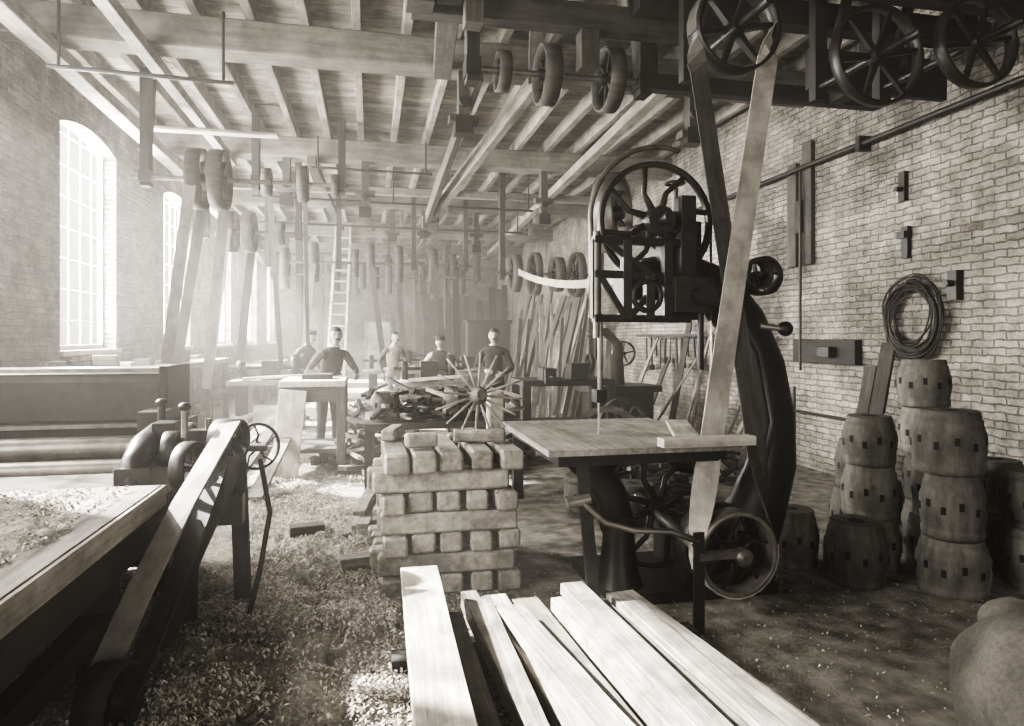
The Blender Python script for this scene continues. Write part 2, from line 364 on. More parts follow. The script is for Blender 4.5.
belt('drive_belt',(-1.78,9.06,3.5),(-2.2,9.9,.9),(1,0,0),(1,0,0),.13,LEATH)
belt('drive_belt',(-2.3,11.75,3.4),(-2.5,11.5,1.2),(1,0,0),(1,0,0),.15,LEATH)
belt('drive_belt',(-2.0,12.44,3.4),(-2.3,12.8,1.0),(1,0,0),(1,0,0),.14,W_OLD)
belt('drive_belt',(-1.45,10.4,3.85),(-1.5,12.2,1.1),(1,0,0),(1,0,0),.08,W_OLD)
belt('drive_belt',(-.95,10.46,3.85),(-1.0,11.6,1.3),(1,0,0),(1,0,0),.06,W_OLD)
belt('drive_belt',(.02,14.5,3.2),(.3,13.9,1.0),(1,0,0),(1,0,0),.12,W_OLD)
belt('drive_belt',(.62,15.3,3.2),(.8,15.6,.9),(1,0,0),(1,0,0),.12,W_OLD)
belt('drive_belt',(1.35,14.55,3.2),(1.6,14.2,.9),(1,0,0),(1,0,0),.14,W_OLD)
belt('drive_belt',(-1.15,14.5,3.2),(-1.3,13.7,.9),(1,0,0),(1,0,0),.12,LEATH)
belt('drive_belt',(1.4,18.3,3.3),(1.6,17.6,.9),(1,0,0),(1,0,0),.18,W_OLD)
belt('drive_belt',(2.3,18.3,3.3),(2.2,17.0,.9),(1,0,0),(1,0,0),.18,W_BLACK)
belt('drive_belt',(2.75,12.35,2.85),(2.85,5.6,2.35),(0,0,1),(0,0,1),.11,LEATH_L,16,.25)

def yshaft(name,x,z,y0,y1,pul,hy):
    b=B(); b.cyl((x,y0,z),(x,y1,z),.028,mi=0,n=10)
    for (y,r,w) in pul: b.pulley((x,y,z),(0,1,0),r,w,6,0)
    for y in hy:
        b.box(x-.05,x+.05,y-.04,y+.04,z-.1,4.79,1); b.beam((x+.05,y,z),(x+.4,y,4.75),.06,.06,1)
    b.make(name,[IRON,W_BLACK,IRON_L])
yshaft('countershaft',2.31,3.6,3.55,4.6,[(3.95,.29,.16)],[4.6])
yshaft('countershaft',3.41,3.54,3.6,4.6,[(3.98,.34,.09)],[4.6])
yshaft('countershaft',3.98,3.58,3.4,4.6,[(3.75,.30,.09)],[4.6])
b=B(); b.box(2.0,5.2,4.75,4.9,4.1,4.3,0); b.box(2.2,5.1,5.9,6.02,3.95,4.1,0); b.box(3.7,5.1,5.1,5.16,3.75,4.1,0); b.box(4.5,4.65,4.9,5.9,3.95,4.1,0); b.box(2.7,5.2,4.3,4.42,4.15,4.4,0)
for x in (2.9,5.0): b.box(x-.06,x+.06,4.75,4.9,4.3,4.8,0)
for x in (2.8,5.0): b.box(x-.06,x+.06,4.3,4.42,4.4,4.8,0)
for x in (2.6,5.0): b.box(x-.06,x+.06,5.9,6.02,4.1,4.8,0)
b.make('shaft_support_timber',[W_BLACK])

# ------------------------------------------------------------------ band saw
b=B()
b.box(1.38,2.5,3.75,4.5,0,.07,0); b.box(1.95,2.48,3.85,4.4,.07,.34,0)
b.lathe((1.52,3.95,.05),(0,0,1),[(0,.16),(.1,.12),(.3,.1),(.45,.1)],0)
b.tube([(1.52,3.95,.45),(1.47,3.95,.62),(1.36,3.95,.8),(1.3,3.95,.94)],[.1,.1,.11,.14],0,14)
col=[(1.78,4.2,2.02),(2.02,4.18,2.05),(2.28,4.15,1.93),(2.48,4.13,1.7),(2.61,4.1,1.4),(2.68,4.1,1.08),(2.68,4.1,.75),(2.58,4.1,.48),(2.45,4.1,.22),(2.38,4.1,.04)]
b.tube(col,[.11,.14,.17,.17,.165,.165,.18,.21,.26,.28],0,18,flat=.62,fdir=(0,1,0))
b.tube([(1.95,4.02,2.0),(2.3,3.98,1.86),(2.52,3.97,1.5),(2.6,3.96,1.05),(2.5,3.96,.6)],.018,0,8)
b.box(1.86,2.12,4.02,4.3,1.72,2.36,0); b.box(1.92,2.02,3.9,4.02,1.95,2.5,0); b.box(1.6,1.9,4.1,4.25,1.85,2.1,0)
b.cyl((1.79,3.78,2.34),(1.79,4.35,2.34),.035,mi=0); b.cyl((1.79,3.9,2.34),(1.79,4.05,2.34),.09,mi=0)
b.beam((1.79,4.28,2.34),(1.97,4.16,2.2),.12,.12,0)
b.cyl((1.97,4.1,2.3),(1.97,4.1,2.62),.02,mi=1); b.ring((1.97,4.1,2.62),(0,0,1),.06,.01,0)
b.pulley((1.62,4.32,2.45),(1,-.75,0),.27,.14,6,0,rim=.03,mr=1)
b.pulley((1.79,4.0,2.34),(0,1,0),.385,.05,8,0,rim=.03,hub=.07,mr=0,curved=True)
b.pulley((1.79,4.0,.52),(0,1,0),.385,.05,8,0,rim=.03,hub=.07,mr=0,curved=True)
b.cyl((1.79,3.4,.42),(1.79,4.3,.52),.03,mi=1)
for x in (1.405,2.175):
    b.box(x-.001,x+.001,3.985,4.015,.52,2.34,1)
pts=[]
for i in range(17):
    q=math.radians(74+i*7.0); pts.append((1.79+.46*math.cos(q),3.93,2.34+.46*math.sin(q)))
pts.append((1.335,3.93,2.1)); pts.append((1.335,3.93,1.72))
b.tube(pts,.017,1,8)
for z in (1.72,1.99,2.2): b.beam((1.33,3.88,z),(2.0,3.95,z),.05,.045,0)
for x,za in ((1.35,2.2),(1.55,2.2),(1.82,2.2),(1.7,1.99)): b.box(x-.028,x+.028,3.87,3.93,1.72,za,0)
b.beam((1.37,3.88,1.99),(1.53,3.88,1.74),.03,.035,0); b.beam((1.58,3.89,1.74),(1.8,3.9,1.98),.03,.035,0)
b.beam((1.4,3.88,2.2),(1.7,3.9,2.0),.03,.035,0); b.ring((1.68,3.88,1.86),(0,1,0),.09,.018,0)
b.cyl((1.4,3.95,1.25),(1.4,3.95,1.75),.016,mi=1); b.box(1.37,1.44,3.93,4.03,1.2,1.28,0)
b.cyl((1.35,3.88,1.6),(1.35,3.88,2.25),.02,mi=1)
b.box(1.84,2.1,3.82,4.02,1.76,1.98,0); b.cyl((2.0,3.7,1.86),(2.0,3.85,1.86),.06,mi=0); b.cyl((2.05,3.9,1.4),(2.05,3.9,1.8),.02,mi=0)
b.box(.93,2.05,3.44,4.72,.965,1.0,2,1.1); b.box(1.0,2.0,3.49,4.67,.90,.965,0)
b.beam((1.55,3.40,1.03),(2.1,3.40,1.03),.09,.05,3,tone=.9); b.beam((1.75,3.46,1.02),(2.08,4.3,1.02),.14,.03,3,tone=.8)
b.cyl((1.15,3.9,.9),(1.45,4.0,.6),.04,mi=0)
b.tube([(1.9,4.3,.95),(2.05,4.2,.75),(2.3,4.15,.7)],.06,0,10)
b.beam((1.15,3.55,.92),(1.2,3.45,.02),.07,.02,0,up=(0,1,0)); b.beam((1.74,3.33,.55),(1.74,3.33,.0),.06,.02,0,up=(0,1,0)) 
b.beam((1.74,3.33,.42),(2.0,3.33,.42),.05,.04,1)
b.tube([(1.12,3.5,.72),(1.25,3.45,.6),(1.4,3.4,.56),(1.6,3.37,.55),(1.74,3.33,.5)],.018,1,8)
b.cyl((1.05,3.5,.7),(1.18,3.5,.72),.03,mi=1)
b.pulley((2.0,3.42,.40),(0,1,0),.235,.13,6,0,rim=.022,hub=.06,mr=1,curved=True)
b.pulley((2.0,3.6,.40),(0,1,0),.235,.12,6,0,rim=.022,hub=.06,mr=0,curved=True)
b.cyl((2.0,3.3,.4),(2.0,4.1,.4),.028,mi=1)
b.lathe((2.0,3.28,.4),(0,1,0),[(0,.025),(.02,.05),(.07,.05)],1)
b.box(1.9,2.1,3.8,4.0,.07,.46,0)
b.pulley((2.6,4.1,2.02),(0,1,0),.13,.12,4,0); b.pulley((2.5,4.0,2.02),(0,1,0),.1,.1,4,0); b.cyl((2.3,4.1,2.0),(2.3,4.1,1.9),.03,mi=0); b.beam((2.3,4.15,1.95),(2.62,4.15,2.02),.1,.08,0)
b.cyl((2.5,3.95,1.68),(2.62,3.9,1.66),.02,mi=1); b.ellipsoid((2.65,3.9,1.66),(.05,.05,.05),0)
b.make('band_saw',[IRON,IRON_L,W_MID,W_NEW],.004)
b=B()
def strand(p0,p1,flip,mi,width=.14):
    pts=[];wd=[];n=40
    for i in range(n+1):
        t=i/n; pts.append(lerp(p0,p1,t))
        q=(math.pi*.5*(min(t,.07)/.07) if t<.5 else math.pi*.5*(1+max(0,(t-.85)/.15)))
        wd.append(V((math.sin(q)*flip,math.cos(q),0)))
    b.ribbon(pts,wd,width,.008,mi,1.0)
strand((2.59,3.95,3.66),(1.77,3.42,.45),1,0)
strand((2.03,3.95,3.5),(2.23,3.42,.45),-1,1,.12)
pts=[];
for i in range(13):
    q=math.radians(-10+i*200/12); pts.append((2.31+.296*math.cos(q),3.95,3.6+.296*math.sin(q)))
b.ribbon(pts,V((0,1,0)),.13,.008,1)
pts=[]
for i in range(13):
    q=math.radians(170+i*200/12); pts.append((2.0+.243*math.cos(q),3.42,.40+.243*math.sin(q)))
b.ribbon(pts,V((0,1,0)),.12,.008,0)
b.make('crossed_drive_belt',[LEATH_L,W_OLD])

# ------------------------------------------------------------------ right wall fixtures
b=B(); b.cyl((5.2,3.0,3.72),(5.2,12.5,3.66),.03,mi=0)
for y in (4,6.3,8.6,11): b.box(5.15,5.3,y-.03,y+.03,3.62,3.78,0)
b.cyl((5.2,7.35,3.7),(5.2,7.35,1.2),.018,mi=0)
b.make('wall_pipe',[IRON])
b=B(); b.box(5.24,5.3,7.2,7.38,2.5,4.0,0); b.box(5.24,5.3,7.5,7.68,2.5,3.8,0); b.box(5.18,5.3,7.35,7.45,2.9,3.3,1); b.make('wall_mounted_boards',[W_OLD,IRON],.005)
b=B(); b.box(5.2,5.3,6.4,7.5,1.3,1.58,0); b.box(5.1,5.2,6.7,6.9,1.38,1.5,1); b.cyl((5.15,7.4,1.0),(5.15,7.4,.3),.02,mi=1); b.cyl((5.15,6.3,.7),(5.15,7.5,.7),.018,mi=1); b.make('wall_bracket_board',[W_BLACK,IRON],.005)
b=B()
for i in range(16):
    rr=.31+R.uniform(-.06,.05); n=40; a=R.uniform(-.04,.04); c=R.uniform(-.05,.04)
    b.tube([(5.21+.02*math.sin(3*q+i),5.62+a+rr*math.cos(q),1.8+c+rr*1.1*math.sin(q)+.015*math.sin(2*q+i)) for q in [2*math.pi*k/n for k in range(n)]],.009,0,6,True)
b.cyl((5.3,5.62,2.12),(5.14,5.62,2.14),.012,mi=0)
b.tube([(5.24,5.45,1.6),(5.22,5.4,1.45),(5.22,5.55,1.4),(5.22,5.7,1.5)],.008,0,6)
b.make('wire_coil',[WIRE])
b=B(); b.box(5.25,5.3,5.76,5.84,2.98,3.28,0); b.cyl((5.3,5.8,3.1),(5.18,5.8,3.1),.025,mi=0); b.make('wall_hook_plate',[IRON])
b=B(); b.box(5.25,5.3,5.72,5.8,2.4,2.72,0); b.box(5.2,5.3,5.71,5.81,2.6,2.67,0); b.make('wall_hook_plate',[IRON])
b=B(); b.box(5.22,5.3,5.12,5.22,1.95,2.22,0); b.cyl((5.22,5.17,2.1),(5.15,5.17,2.1),.03,mi=0); b.make('wall_hook_plate',[IRON])
b=B(); b.box(5.05,5.3,9.0,12.2,1.62,1.67,0); b.box(5.2,5.3,9.0,12.2,1.9,2.0,0)
for i in range(14):
    y=9.2+i*.21; h=R.uniform(.3,.8); b.cyl((5.15,y,1.6),(5.15,y+R.uniform(-.05,.05),1.6-h),R.uniform(.012,.025),mi=1,n=8)
    if i%3==0: b.box(5.1,5.2,y-.06,y+.06,1.6-h-.1,1.6-h,1)
b.make('tool_rack',[W_OLD,IRON])
b=B()
for i in range(9):
    y=7.9+i*.42+R.uniform(-.1,.1); b.beam((4.6+R.uniform(-.2,.1),y,.01),(5.2,y+R.uniform(-.5,.7),R.uniform(1.2,1.9)),R.uniform(.04,.12),.03,i%2)
b.make('leaning_battens',[W_MID,W_OLD])
b=B(); b.beam((4.75,5.75,0.02),(5.2,5.9,1.55),.14,.04,0);b.beam((4.8,6.0,0.02),(5.2,6.15,1.3),.12,.04,0); b.make('leaning_battens',[W_OLD])

# ------------------------------------------------------------------ wheel naves
def nave(x,y,z,r=.2,h=.38,flip=False,tilt=0):
    b=B()
    pr=[(0,.90*r),(.012,.95*r),(.05,.97*r),(.055,.93*r),(.065,.94*r),(.13,.99*r),(h*.5,1.0*r),(h*.66,.985*r),(h*.70,.94*r),(h*.8,.90*r),(h*.86,.89*r),(h*.87,.85*r),(h-.02,.83*r),(h-.004,.82*r),(h,.78*r)]
    if flip: pr=[(h-t,q) for t,q in reversed(pr)]
    b.lathe((0,0,0),(0,0,1),pr,0,28,True,tone=R.uniform(.6,1.35))
    b.lathe((0,0,h-.004),(0,0,1),[(0,.05),(.006,.05)],1,14)
    n=12; zc=h*.50 if not flip else h*.5; ph=R.random()
    for i in range(n):
        q=2*math.pi*(i+ph)/n; zz=zc+(.016 if i%2 else -.016); d=V((math.cos(q),math.sin(q),0))
        b.beam(d*(r*.9)+V((0,0,zz-.024)),d*(r*.9)+V((0,0,zz+.024)),.028,r*.215,1,up=d)  # solid block flush with the nave, mortise shade put into its colour
    ob=b.make('wheel_nave',[NAVE,HOLE_EYE_DARK]); ob.location=(x,y,z); ob.rotation_euler=(tilt,R.uniform(-.03,.03),R.uniform(0,3))
    return ob
for (x,y,k,r) in ((3.63,3.57,3,.21),(3.45,4.08,3,.19),(4.15,4.35,4,.20),(3.83,4.72,2,.18),(3.9,4.02,2,.19),(4.35,3.9,2,.21),(4.2,3.5,2,.2)):
    z=0
    for j in range(k):
        rr=r*R.uniform(.86,1.0); h=R.uniform(.33,.40)
        nave(x+R.uniform(-.035,.035),y+R.uniform(-.03,.03),z,rr,h,R.random()<.3); z+=h+.006
nave(2.93,4.25,0,.185,.39); nave(3.13,3.85,0,.195,.40,False)
for (x,y) in ((4.6,4.5),(4.4,5.1),(.95,6.2),(2.2,5.4),(1.9,5.8)): nave(x,y,0,.19,.36,R.random()<.5)
def sackfn(p):
    q=p*1.0; k=1+noise.noise(p*4)*.22; q.x*=k; q.y*=k; q.z=max(q.z,-.24)*1.0; q.z+=noise.noise(p*5+V((3,3,3)))*.05 if q.z>-.2 else 0; return q
b=B(); b.ellipsoid((0,0,.25),(.27,.42,.36),0,40,28,fn=sackfn)
b.lathe((.05,.36,.32),(.1,1,.5),[(0,.16),(.08,.07),(.12,.08),(.19,.12)],0,16)
ob=b.make('filled_sack',[SACK]); ob.location=(2.36,1.92,0); ob.rotation_euler=(0,0,-.5)

# ------------------------------------------------------------------ block stack
b=B(); bh=.125; sx0,sx1,sy0,sy1=.07,.96,4.18,4.95
for L in range(7):
    z0=L*(bh+.003)
    if L%2==0:
        n=5; w=.148; off=R.uniform(-.03,.03)
        for i in range(n):
            x=sx0+off+(sx1-sx0-w)*i/(n-1)+R.uniform(-.02,.02); ys=R.uniform(-.09,.03)
            b.beam((x+w/2,sy0+ys,z0+bh/2),(x+w/2+R.uniform(-.02,.02),sy1,z0+bh/2),w*R.uniform(.9,1.03),bh*R.uniform(.93,1),0,tone=R.uniform(.7,1.25))
    else:
        for i in range(5):
            w=.13; y=sy0+.0+(sy1-sy0-w)*i/4
            o=R.uniform(-.07,.05); b.beam((sx0-.03+o,y+w/2,z0+bh/2),(sx1-.06+o,y+w/2+R.uniform(-.02,.02),z0+bh/2),w,bh*R.uniform(.95,1),0,tone=R.uniform(.8,1.2))
b.beam((.22,4.28,.95),(.42,4.3,.95),.1,.09,0); b.beam((.55,4.5,.94),(.9,4.45,.94),.1,.08,0); b.beam((.12,4.6,.94),(.2,4.9,.94),.1,.08,0)
b.box(.88,1.0,4.98,5.12,0,1.2,0)
b.make('timber_block_stack',[W_END],.014)
b=B(); c=V((.74,4.62,1.2)); a=V((.1,-1,.15)).normalized()
b.lathe(c-a*.11,a,[(0,.035),(.03,.045),(.09,.062),(.14,.06),(.2,.04),(.22,.035)],0,20)
_,u,w=b.frame(a)
for i in range(16):
    q=2*math.pi*i/16+.1; d=u*math.cos(q)+w*math.sin(q); l=R.uniform(.29,.34)
    b.tube([c+d*.05,c+d*.16,c+d*.24,c+d*l],[.009,.009,.0075,.006],1,8)
b.make('spoked_wheel_hub',[NAVE,W_NEW])

# ------------------------------------------------------------------ foreground boards
def board(name,p0,p1,w,h,m=W_PLANK,tone=1.1):
    b=B(); b.rough(p0,p1,w,h,0,tone=tone); return b.make(name,[m],.004)
b=B(); b.box(.1,1.65,3.15,3.27,0,.10,0); b.box(.1,1.75,1.6,1.72,0,.10,0); b.make('timber_bearers',[W_OLD])
board('sawn_plank',(.265,3.68,.33),(.235,.9,.33),.2,.05,W_NEW,tone=1.0)
board('sawn_plank',(.265,3.6,.202),(.235,.9,.202),.18,.20,W_MID)
xs=[(.43,.44,.09,.07,.136,.5),(.54,.66,.09,.09,.148,.8),(.68,.82,.12,.08,.142,1.1),(.84,1.02,.15,.06,.132,.75),(1.03,1.24,.15,.10,.152,1.15),(1.2,1.42,.11,.07,.137,.6),(1.36,1.64,.17,.09,.147,1.15)]
for (xa,xb,w,h,z,t) in xs:
    board('sawn_plank',(xa,3.62+R.uniform(-.18,.14),z),(xb,1.0,z),w,h,tone=t)
board('sawn_plank',(.70,3.35,.212),(1.0,1.0,.212),.14,.05,tone=1.2)
board('sawn_plank',(1.08,3.52,.235),(1.22,1.0,.235),.13,.06,tone=.8)
board('sawn_plank',(.60,3.5,.215),(.58,1.0,.215),.05,.04,tone=.7)
board('sawn_plank',(1.33,3.3,.21),(1.46,1.0,.21),.10,.035,tone=1.0)

# ------------------------------------------------------------------ planing machine, left
b=B()
b.box(-3.1,-1.04,1.3,3.72,.79,.85,2,1.0); b.box(-1.12,-1.02,1.3,3.74,.745,.845,2,1.3); b.box(-1.16,-1.07,1.3,3.7,.55,.745,3)
b.box(-3.1,-1.15,3.6,4.75,.70,.80,0)
for (x,y) in ((-1.25,3.5),(-1.25,1.6),(-2.9,3.5),(-1.3,4.6),(-2.9,4.6),(-1.3,5.1),(-2.9,5.1)): b.box(x-.07,x+.07,y-.07,y+.07,0,.8,3)
b.box(-2.9,-1.2,3.45,3.55,.2,.35,3); b.box(-1.3,-1.2,1.6,3.5,.2,.32,3); b.box(-3.0,-1.2,4.8,5.15,.1,1.05,0)
prof=[(5.2,1.04),(4.72,1.04),(4.70,1.08),(4.70,1.32),(4.72,1.37),(4.77,1.40),(5.16,1.40),(5.2,1.36)]
vs=[(x,y,z) for x in (-3.1,-1.3) for y,z in prof]; k=len(prof)
b.add(vs,[(i,(i+1)%k,(i+1)%k+k,i+k) for i in range(k)]+[tuple(range(k))[::-1],tuple(range(k,2*k))],0,1.6)
b.box(-3.1,-1.28,4.66,4.72,1.385,1.41,1); b.box(-3.1,-1.28,4.66,4.72,1.03,1.06,1); b.box(-1.32,-1.27,4.66,5.22,1.03,1.42,0)
b.cyl((-3.1,4.52,.93),(-1.3,4.52,.93),.07,mi=1,n=20); b.cyl((-3.1,4.3,.84),(-1.3,4.3,.84),.055,mi=1,n=20)
b.box(-3.1,-1.3,3.75,4.2,.80,.83,1)
b.tube([(-1.22,3.85,.78),(-1.22,3.9,.93),(-1.22,4.05,1.0),(-1.22,4.3,1.03),(-1.22,4.6,1.02),(-1.22,4.7,.9)],[.06,.07,.075,.075,.07,.06],0,12)
b.box(-1.3,-1.12,3.82,4.7,.72,.92,0); b.box(-1.2,-1.08,4.1,4.25,.9,1.12,0); b.box(-1.35,-1.2,4.35,4.6,1.0,1.16,0)
b.pulley((-1.08,4.05,.98),(1,0,0),.10,.07,5,0); b.pulley((-1.06,4.35,.95),(1,0,0),.14,.05,6,0,mr=1)
b.cyl((-1.4,4.35,.95),(-.6,4.2,.95),.025,mi=1)
b.cyl((-1.2,4.3,1.1),(-1.2,4.3,1.2),.022,mi=0); b.ellipsoid((-1.2,4.3,1.22),(.035,.035,.025),0)
b.cyl((-1.0,4.0,1.05),(-1.0,4.0,1.2),.018,mi=1); b.ellipsoid((-1.0,4.0,1.22),(.035,.035,.025),0); b.cyl((-.9,4.1,1.0),(-.9,4.1,1.14),.018,mi=1); b.box(-1.0,-.85,4.05,4.15,.98,1.08,0)
b.pulley((-.66,4.25,.95),(.6,-1,.1),.14,.025,5,0,rim=.016,hub=.03,curved=True,mr=0)
b.pulley((-.78,4.05,1.02),(1,-.3,0),.12,.14,5,0,rim=.015)
b.pulley((-.95,3.9,.9),(1,-.3,0),.14,.08,5,0,rim=.02)
b.box(-1.02,-.7,4.0,4.1,.55,.72,0)
b.beam((-.75,4.12,1.0),(-.72,4.16,0),.09,.05,3,up=(0,1,0)); b.beam((-.98,4.0,.7),(-.98,3.95,0),.1,.07,3,up=(0,1,0)); b.tube([(-.62,4.1,.9),(-.56,4.05,.6),(-.6,3.95,.3),(-.66,3.9,.03)],.015,0,8)
b.make('planing_machine',[IRON,IRON_L,W_MID,W_BLACK],.006)
b=B(); b.ribbon([(-.75,3.94,1.13),(-.80,3.75,1.0),(-.88,3.5,.8),(-.98,3.2,.5),(-1.05,3.0,.26)],V((.8,.25,.45)),.12,.014,0,1.3)
b.ribbon([(-.8,3.95,.92),(-.84,3.6,.66),(-.90,3.1,.33),(-.95,2.85,.14)],V((.8,.25,.45)),.10,.014,1,1)
b.ribbon([(-.72,4.0,1.0),(-.76,3.8,.8),(-.86,3.5,.5),(-.92,3.3,.2)],V((1,.1,.2)),.10,.014,1,1)
b.pulley((-1.0,2.9,.17),(1,-.2,0),.15,.12,5,1)
b.make('machine_drive_belt',[LEATH,W_BLACK])

def hfun(h,cx,cy,rx,ry,seed,x,y):
    X=(x-cx)/rx;Y=(y-cy)/ry; f=max(0,1-X*X-Y*Y); return h*f*(.7+.6*noise.fractal(V((X*3+seed,Y*3,0)),1,2,4))
def heap(name,cx,cy,rx,ry,h,z=0,m=DUST,seed=0,n=64,rough=.02):
    b=B(); vs=[];fs=[]
    for j in range(n+1):
        for i in range(n+1):
            x=-1+2*i/n;y=-1+2*j/n; rr=math.sqrt(x*x+y*y); f=max(0,1-rr**2)
            vs.append((cx+x*rx,cy+y*ry,z-.006+hfun(h,cx,cy,rx,ry,seed,cx+x*rx,cy+y*ry)+(rough*noise.noise(V((x*rx*22,y*ry*22,seed)))*min(1,f*4))))
    for j in range(n):
        for i in range(n): fs.append((j*(n+1)+i,j*(n+1)+i+1,(j+1)*(n+1)+i+1,(j+1)*(n+1)+i))
    b.add(vs,fs,0,1,True); b.make(name,[m])
heap('sawdust_heap',-1.8,2.75,.7,.9,.09,.85,seed=3)
HP=[(.13,-.4,3.5,.8,1.5,5),(.10,-.35,2.0,.6,.9,15),(.06,-.2,5.6,.8,1.2,8),(.08,-1.2,6.8,1.0,1.4,9)]
for k,(h,cx,cy,rx,ry,sd) in enumerate(HP): heap('sawdust_heap',cx,cy,rx,ry,h,seed=sd,n=90,rough=.04)
def shav(name,n,fn,smin=.006,smax=.02):
    b=B()
    for _ in range(n):
        x,y,z=fn(); s=R.uniform(smin,smax); w=s*R.uniform(.3,.7); q=R.uniform(0,6.3); d=V((math.cos(q),math.sin(q),R.uniform(-.3,.3))); e=V((-math.sin(q),math.cos(q),R.uniform(-.4,.4)))
        c=V((x,y,z+.004)); vs=[]
        hh=R.uniform(.2,.8)*s
        for t,zz in ((-1,0),(0,hh),(1,0)): vs+= [c+d*t*s/1.2-e*w/2+V((0,0,zz)),c+d*t*s/1.2+e*w/2+V((0,0,zz))]
        b.add(vs,[(0,1,3,2),(2,3,5,4)],0,R.uniform(.3,1.3))
    b.make(name,[CHIP])
def ff():
    while True:
        x=R.gauss(-.4,.55); y=R.uniform(1.5,5) if R.random()<.65 else R.uniform(5,9.5)
        if noise.noise(V((x*1.6,y*1.6,4)))<-.15 and R.random()<.8: continue
        if -2.5<x<1.2: 
            return x,y,max([0]+[hfun(h,cx,cy,rx,ry,sd,x,y) for (h,cx,cy,rx,ry,sd) in HP])+R.uniform(0,.015)
shav('floor_shavings',44000,ff)
shav('table_shavings',5000,lambda:(min(-1.16,R.gauss(-1.8,.35)),R.uniform(2.0,3.6),.865))
shav('scattered_chips',2500,lambda:(R.uniform(1.0,4.2),R.uniform(1.8,5),0.0),.004,.014)

# ------------------------------------------------------------------ mid-room benches & clutter
b=B(); b.box(-1.02,-.28,8.1,9.1,1.03,1.10,0,1.3)
for x,y in ((-.98,8.15),(-.33,8.15),(-.98,9.05),(-.33,9.05)): b.box(x-.05,x+.05,y-.05,y+.05,0,1.03,1)
b.box(-.98,-.33,8.12,8.2,.85,1.03,1); b.box(-.95,-.35,8.15,9.0,.25,.3,1)
b.beam((-.95,7.95,0.01),(-.86,8.07,1.0),.3,.03,0,up=(0,1,0),tone=1.35)
b.box(-.8,-.45,8.4,8.7,1.1,1.16,1)
b.make('workbench',[W_NEW,W_OLD],.004)
b=B(); b.beam((-1.05,6.6,.1),(-.9,8.6,.6),.14,.04,0); b.beam((-1.35,6.8,.1),(-1.15,9.0,.55),.12,.04,1); b.beam((-1.5,8.5,.3),(-1.0,11,.75),.16,.05,0); b.make('leaning_battens',[W_MID,W_OLD])
b=B()
for i in range(9): b.beam((-.16+i*.03+R.uniform(-.05,.05),5.2+R.uniform(0,.4),.04+.045*(i%4)),(.10+i*.05,8.0+R.uniform(-.3,.5),.04+.045*(i%4)),.1,.04,i%2)
b.make('plank_pile',[W_MID,W_PLANK],.004)
board('offcut_block',(-.62,5.55,.07),(-.36,5.6,.07),.12,.08,W_OLD)
board('offcut_block',(-.2,4.75,.06),(.06,4.8,.06),.12,.06,W_MID)
b=B(); b.box(-.05,1.5,6.5,7.6,.72,.78,0)
for x,y in ((0,6.55),(1.45,6.55),(0,7.55),(1.45,7.55)): b.box(x-.05,x+.05,y-.05,y+.05,0,.72,0)
for i in range(80):
    x=R.uniform(.0,1.4);y=R.uniform(6.5,7.5);z=.8+R.uniform(0,.25); q=R.uniform(0,3.1);l=R.uniform(.1,.25)
    b.beam((x-l*math.cos(q),y-l*math.sin(q),z),(x+l*math.cos(q),y+l*math.sin(q),z+R.uniform(-.05,.12)),.04,.035,R.choice((0,1,0,2,2)))
b.make('bench_with_felloes',[W_OLD,W_MID,W_BLACK])
for (x,y,r) in ((.15,6.75,.15),(.5,7.2,.17),(.85,6.8,.14),(1.2,7.2,.16)): nave(x,y,.79,r,.28)
def debris(name,cx,cy,rx,ry,h,n,mats,l0=.15,l1=.5):
    b=B()
    for i in range(n):
        a=R.uniform(0,6.28); rr=math.sqrt(R.random()); x=cx+rx*rr*math.cos(a); y=cy+ry*rr*math.sin(a); z=.04+h*(1-rr)*R.random()+.02
        q=R.uniform(0,3.14); l=R.uniform(l0,l1)/2; dz=R.uniform(-.5,.5)*min(z-.03,l)
        b.beam((x-l*math.cos(q),y-l*math.sin(q),z-dz),(x+l*math.cos(q),y+l*math.sin(q),z+dz),R.uniform(.03,.07),R.uniform(.03,.06),R.randrange(len(mats)))
    b.make(name,mats)
debris('offcut_heap',.1,8.6,.7,.7,.95,160,[W_OLD,W_BLACK,W_MID,IRON])
debris('offcut_heap',1.4,8.6,.6,.8,.8,120,[W_OLD,W_BLACK,IRON,W_MID])
debris('offcut_heap',2.6,6.2,.6,.5,.45,110,[W_OLD,W_BLACK,W_MID,IRON],.1,.35)
debris('offcut_heap',3.8,7.4,.7,.8,.5,110,[W_OLD,W_BLACK,W_MID,IRON],.1,.5)
debris('offcut_heap',-1.8,9.8,.6,1.0,.6,110,[W_OLD,W_BLACK,W_MID,W_NEW],.2,.6)
debris('offcut_heap',.3,12.6,.8,.6,.9,150,[W_OLD,W_BLACK,W_MID,W_NEW],.2,.6)
def cart_wheel(c,ax,r=.5,n=12):
    b=B(); a,u,w=b.frame(ax); c=V(c)
    b.lathe(c,a,[(-.03,r-.07),(-.03,r),(.03,r),(.03,r-.07)],0,36,False,False,closed=True)
    b.lathe(c-a*.12,a,[(0,.06),(.05,.09),(.14,.09),(.24,.055)],1,18)
    for i in range(n):
        q=2*math.pi*i/n; d=u*math.cos(q)+w*math.sin(q); b.tube([c+d*.08,c+d*(r-.06)],[.022,.016],0,8)
    b.make('cart_wheel',[W_OLD,NAVE])
cart_wheel((2.6,7.1,.42),(-.4,-1,.15),.42); cart_wheel((3.2,8.1,.42),(.3,-1,.15),.42)
b=B(); b.box(2.0,3.3,8.7,9.5,.95,1.03,0)
for x,y in ((2.05,8.75),(3.25,8.75),(2.05,9.45),(3.25,9.45)): b.box(x-.06,x+.06,y-.06,y+.06,0,.95,0)
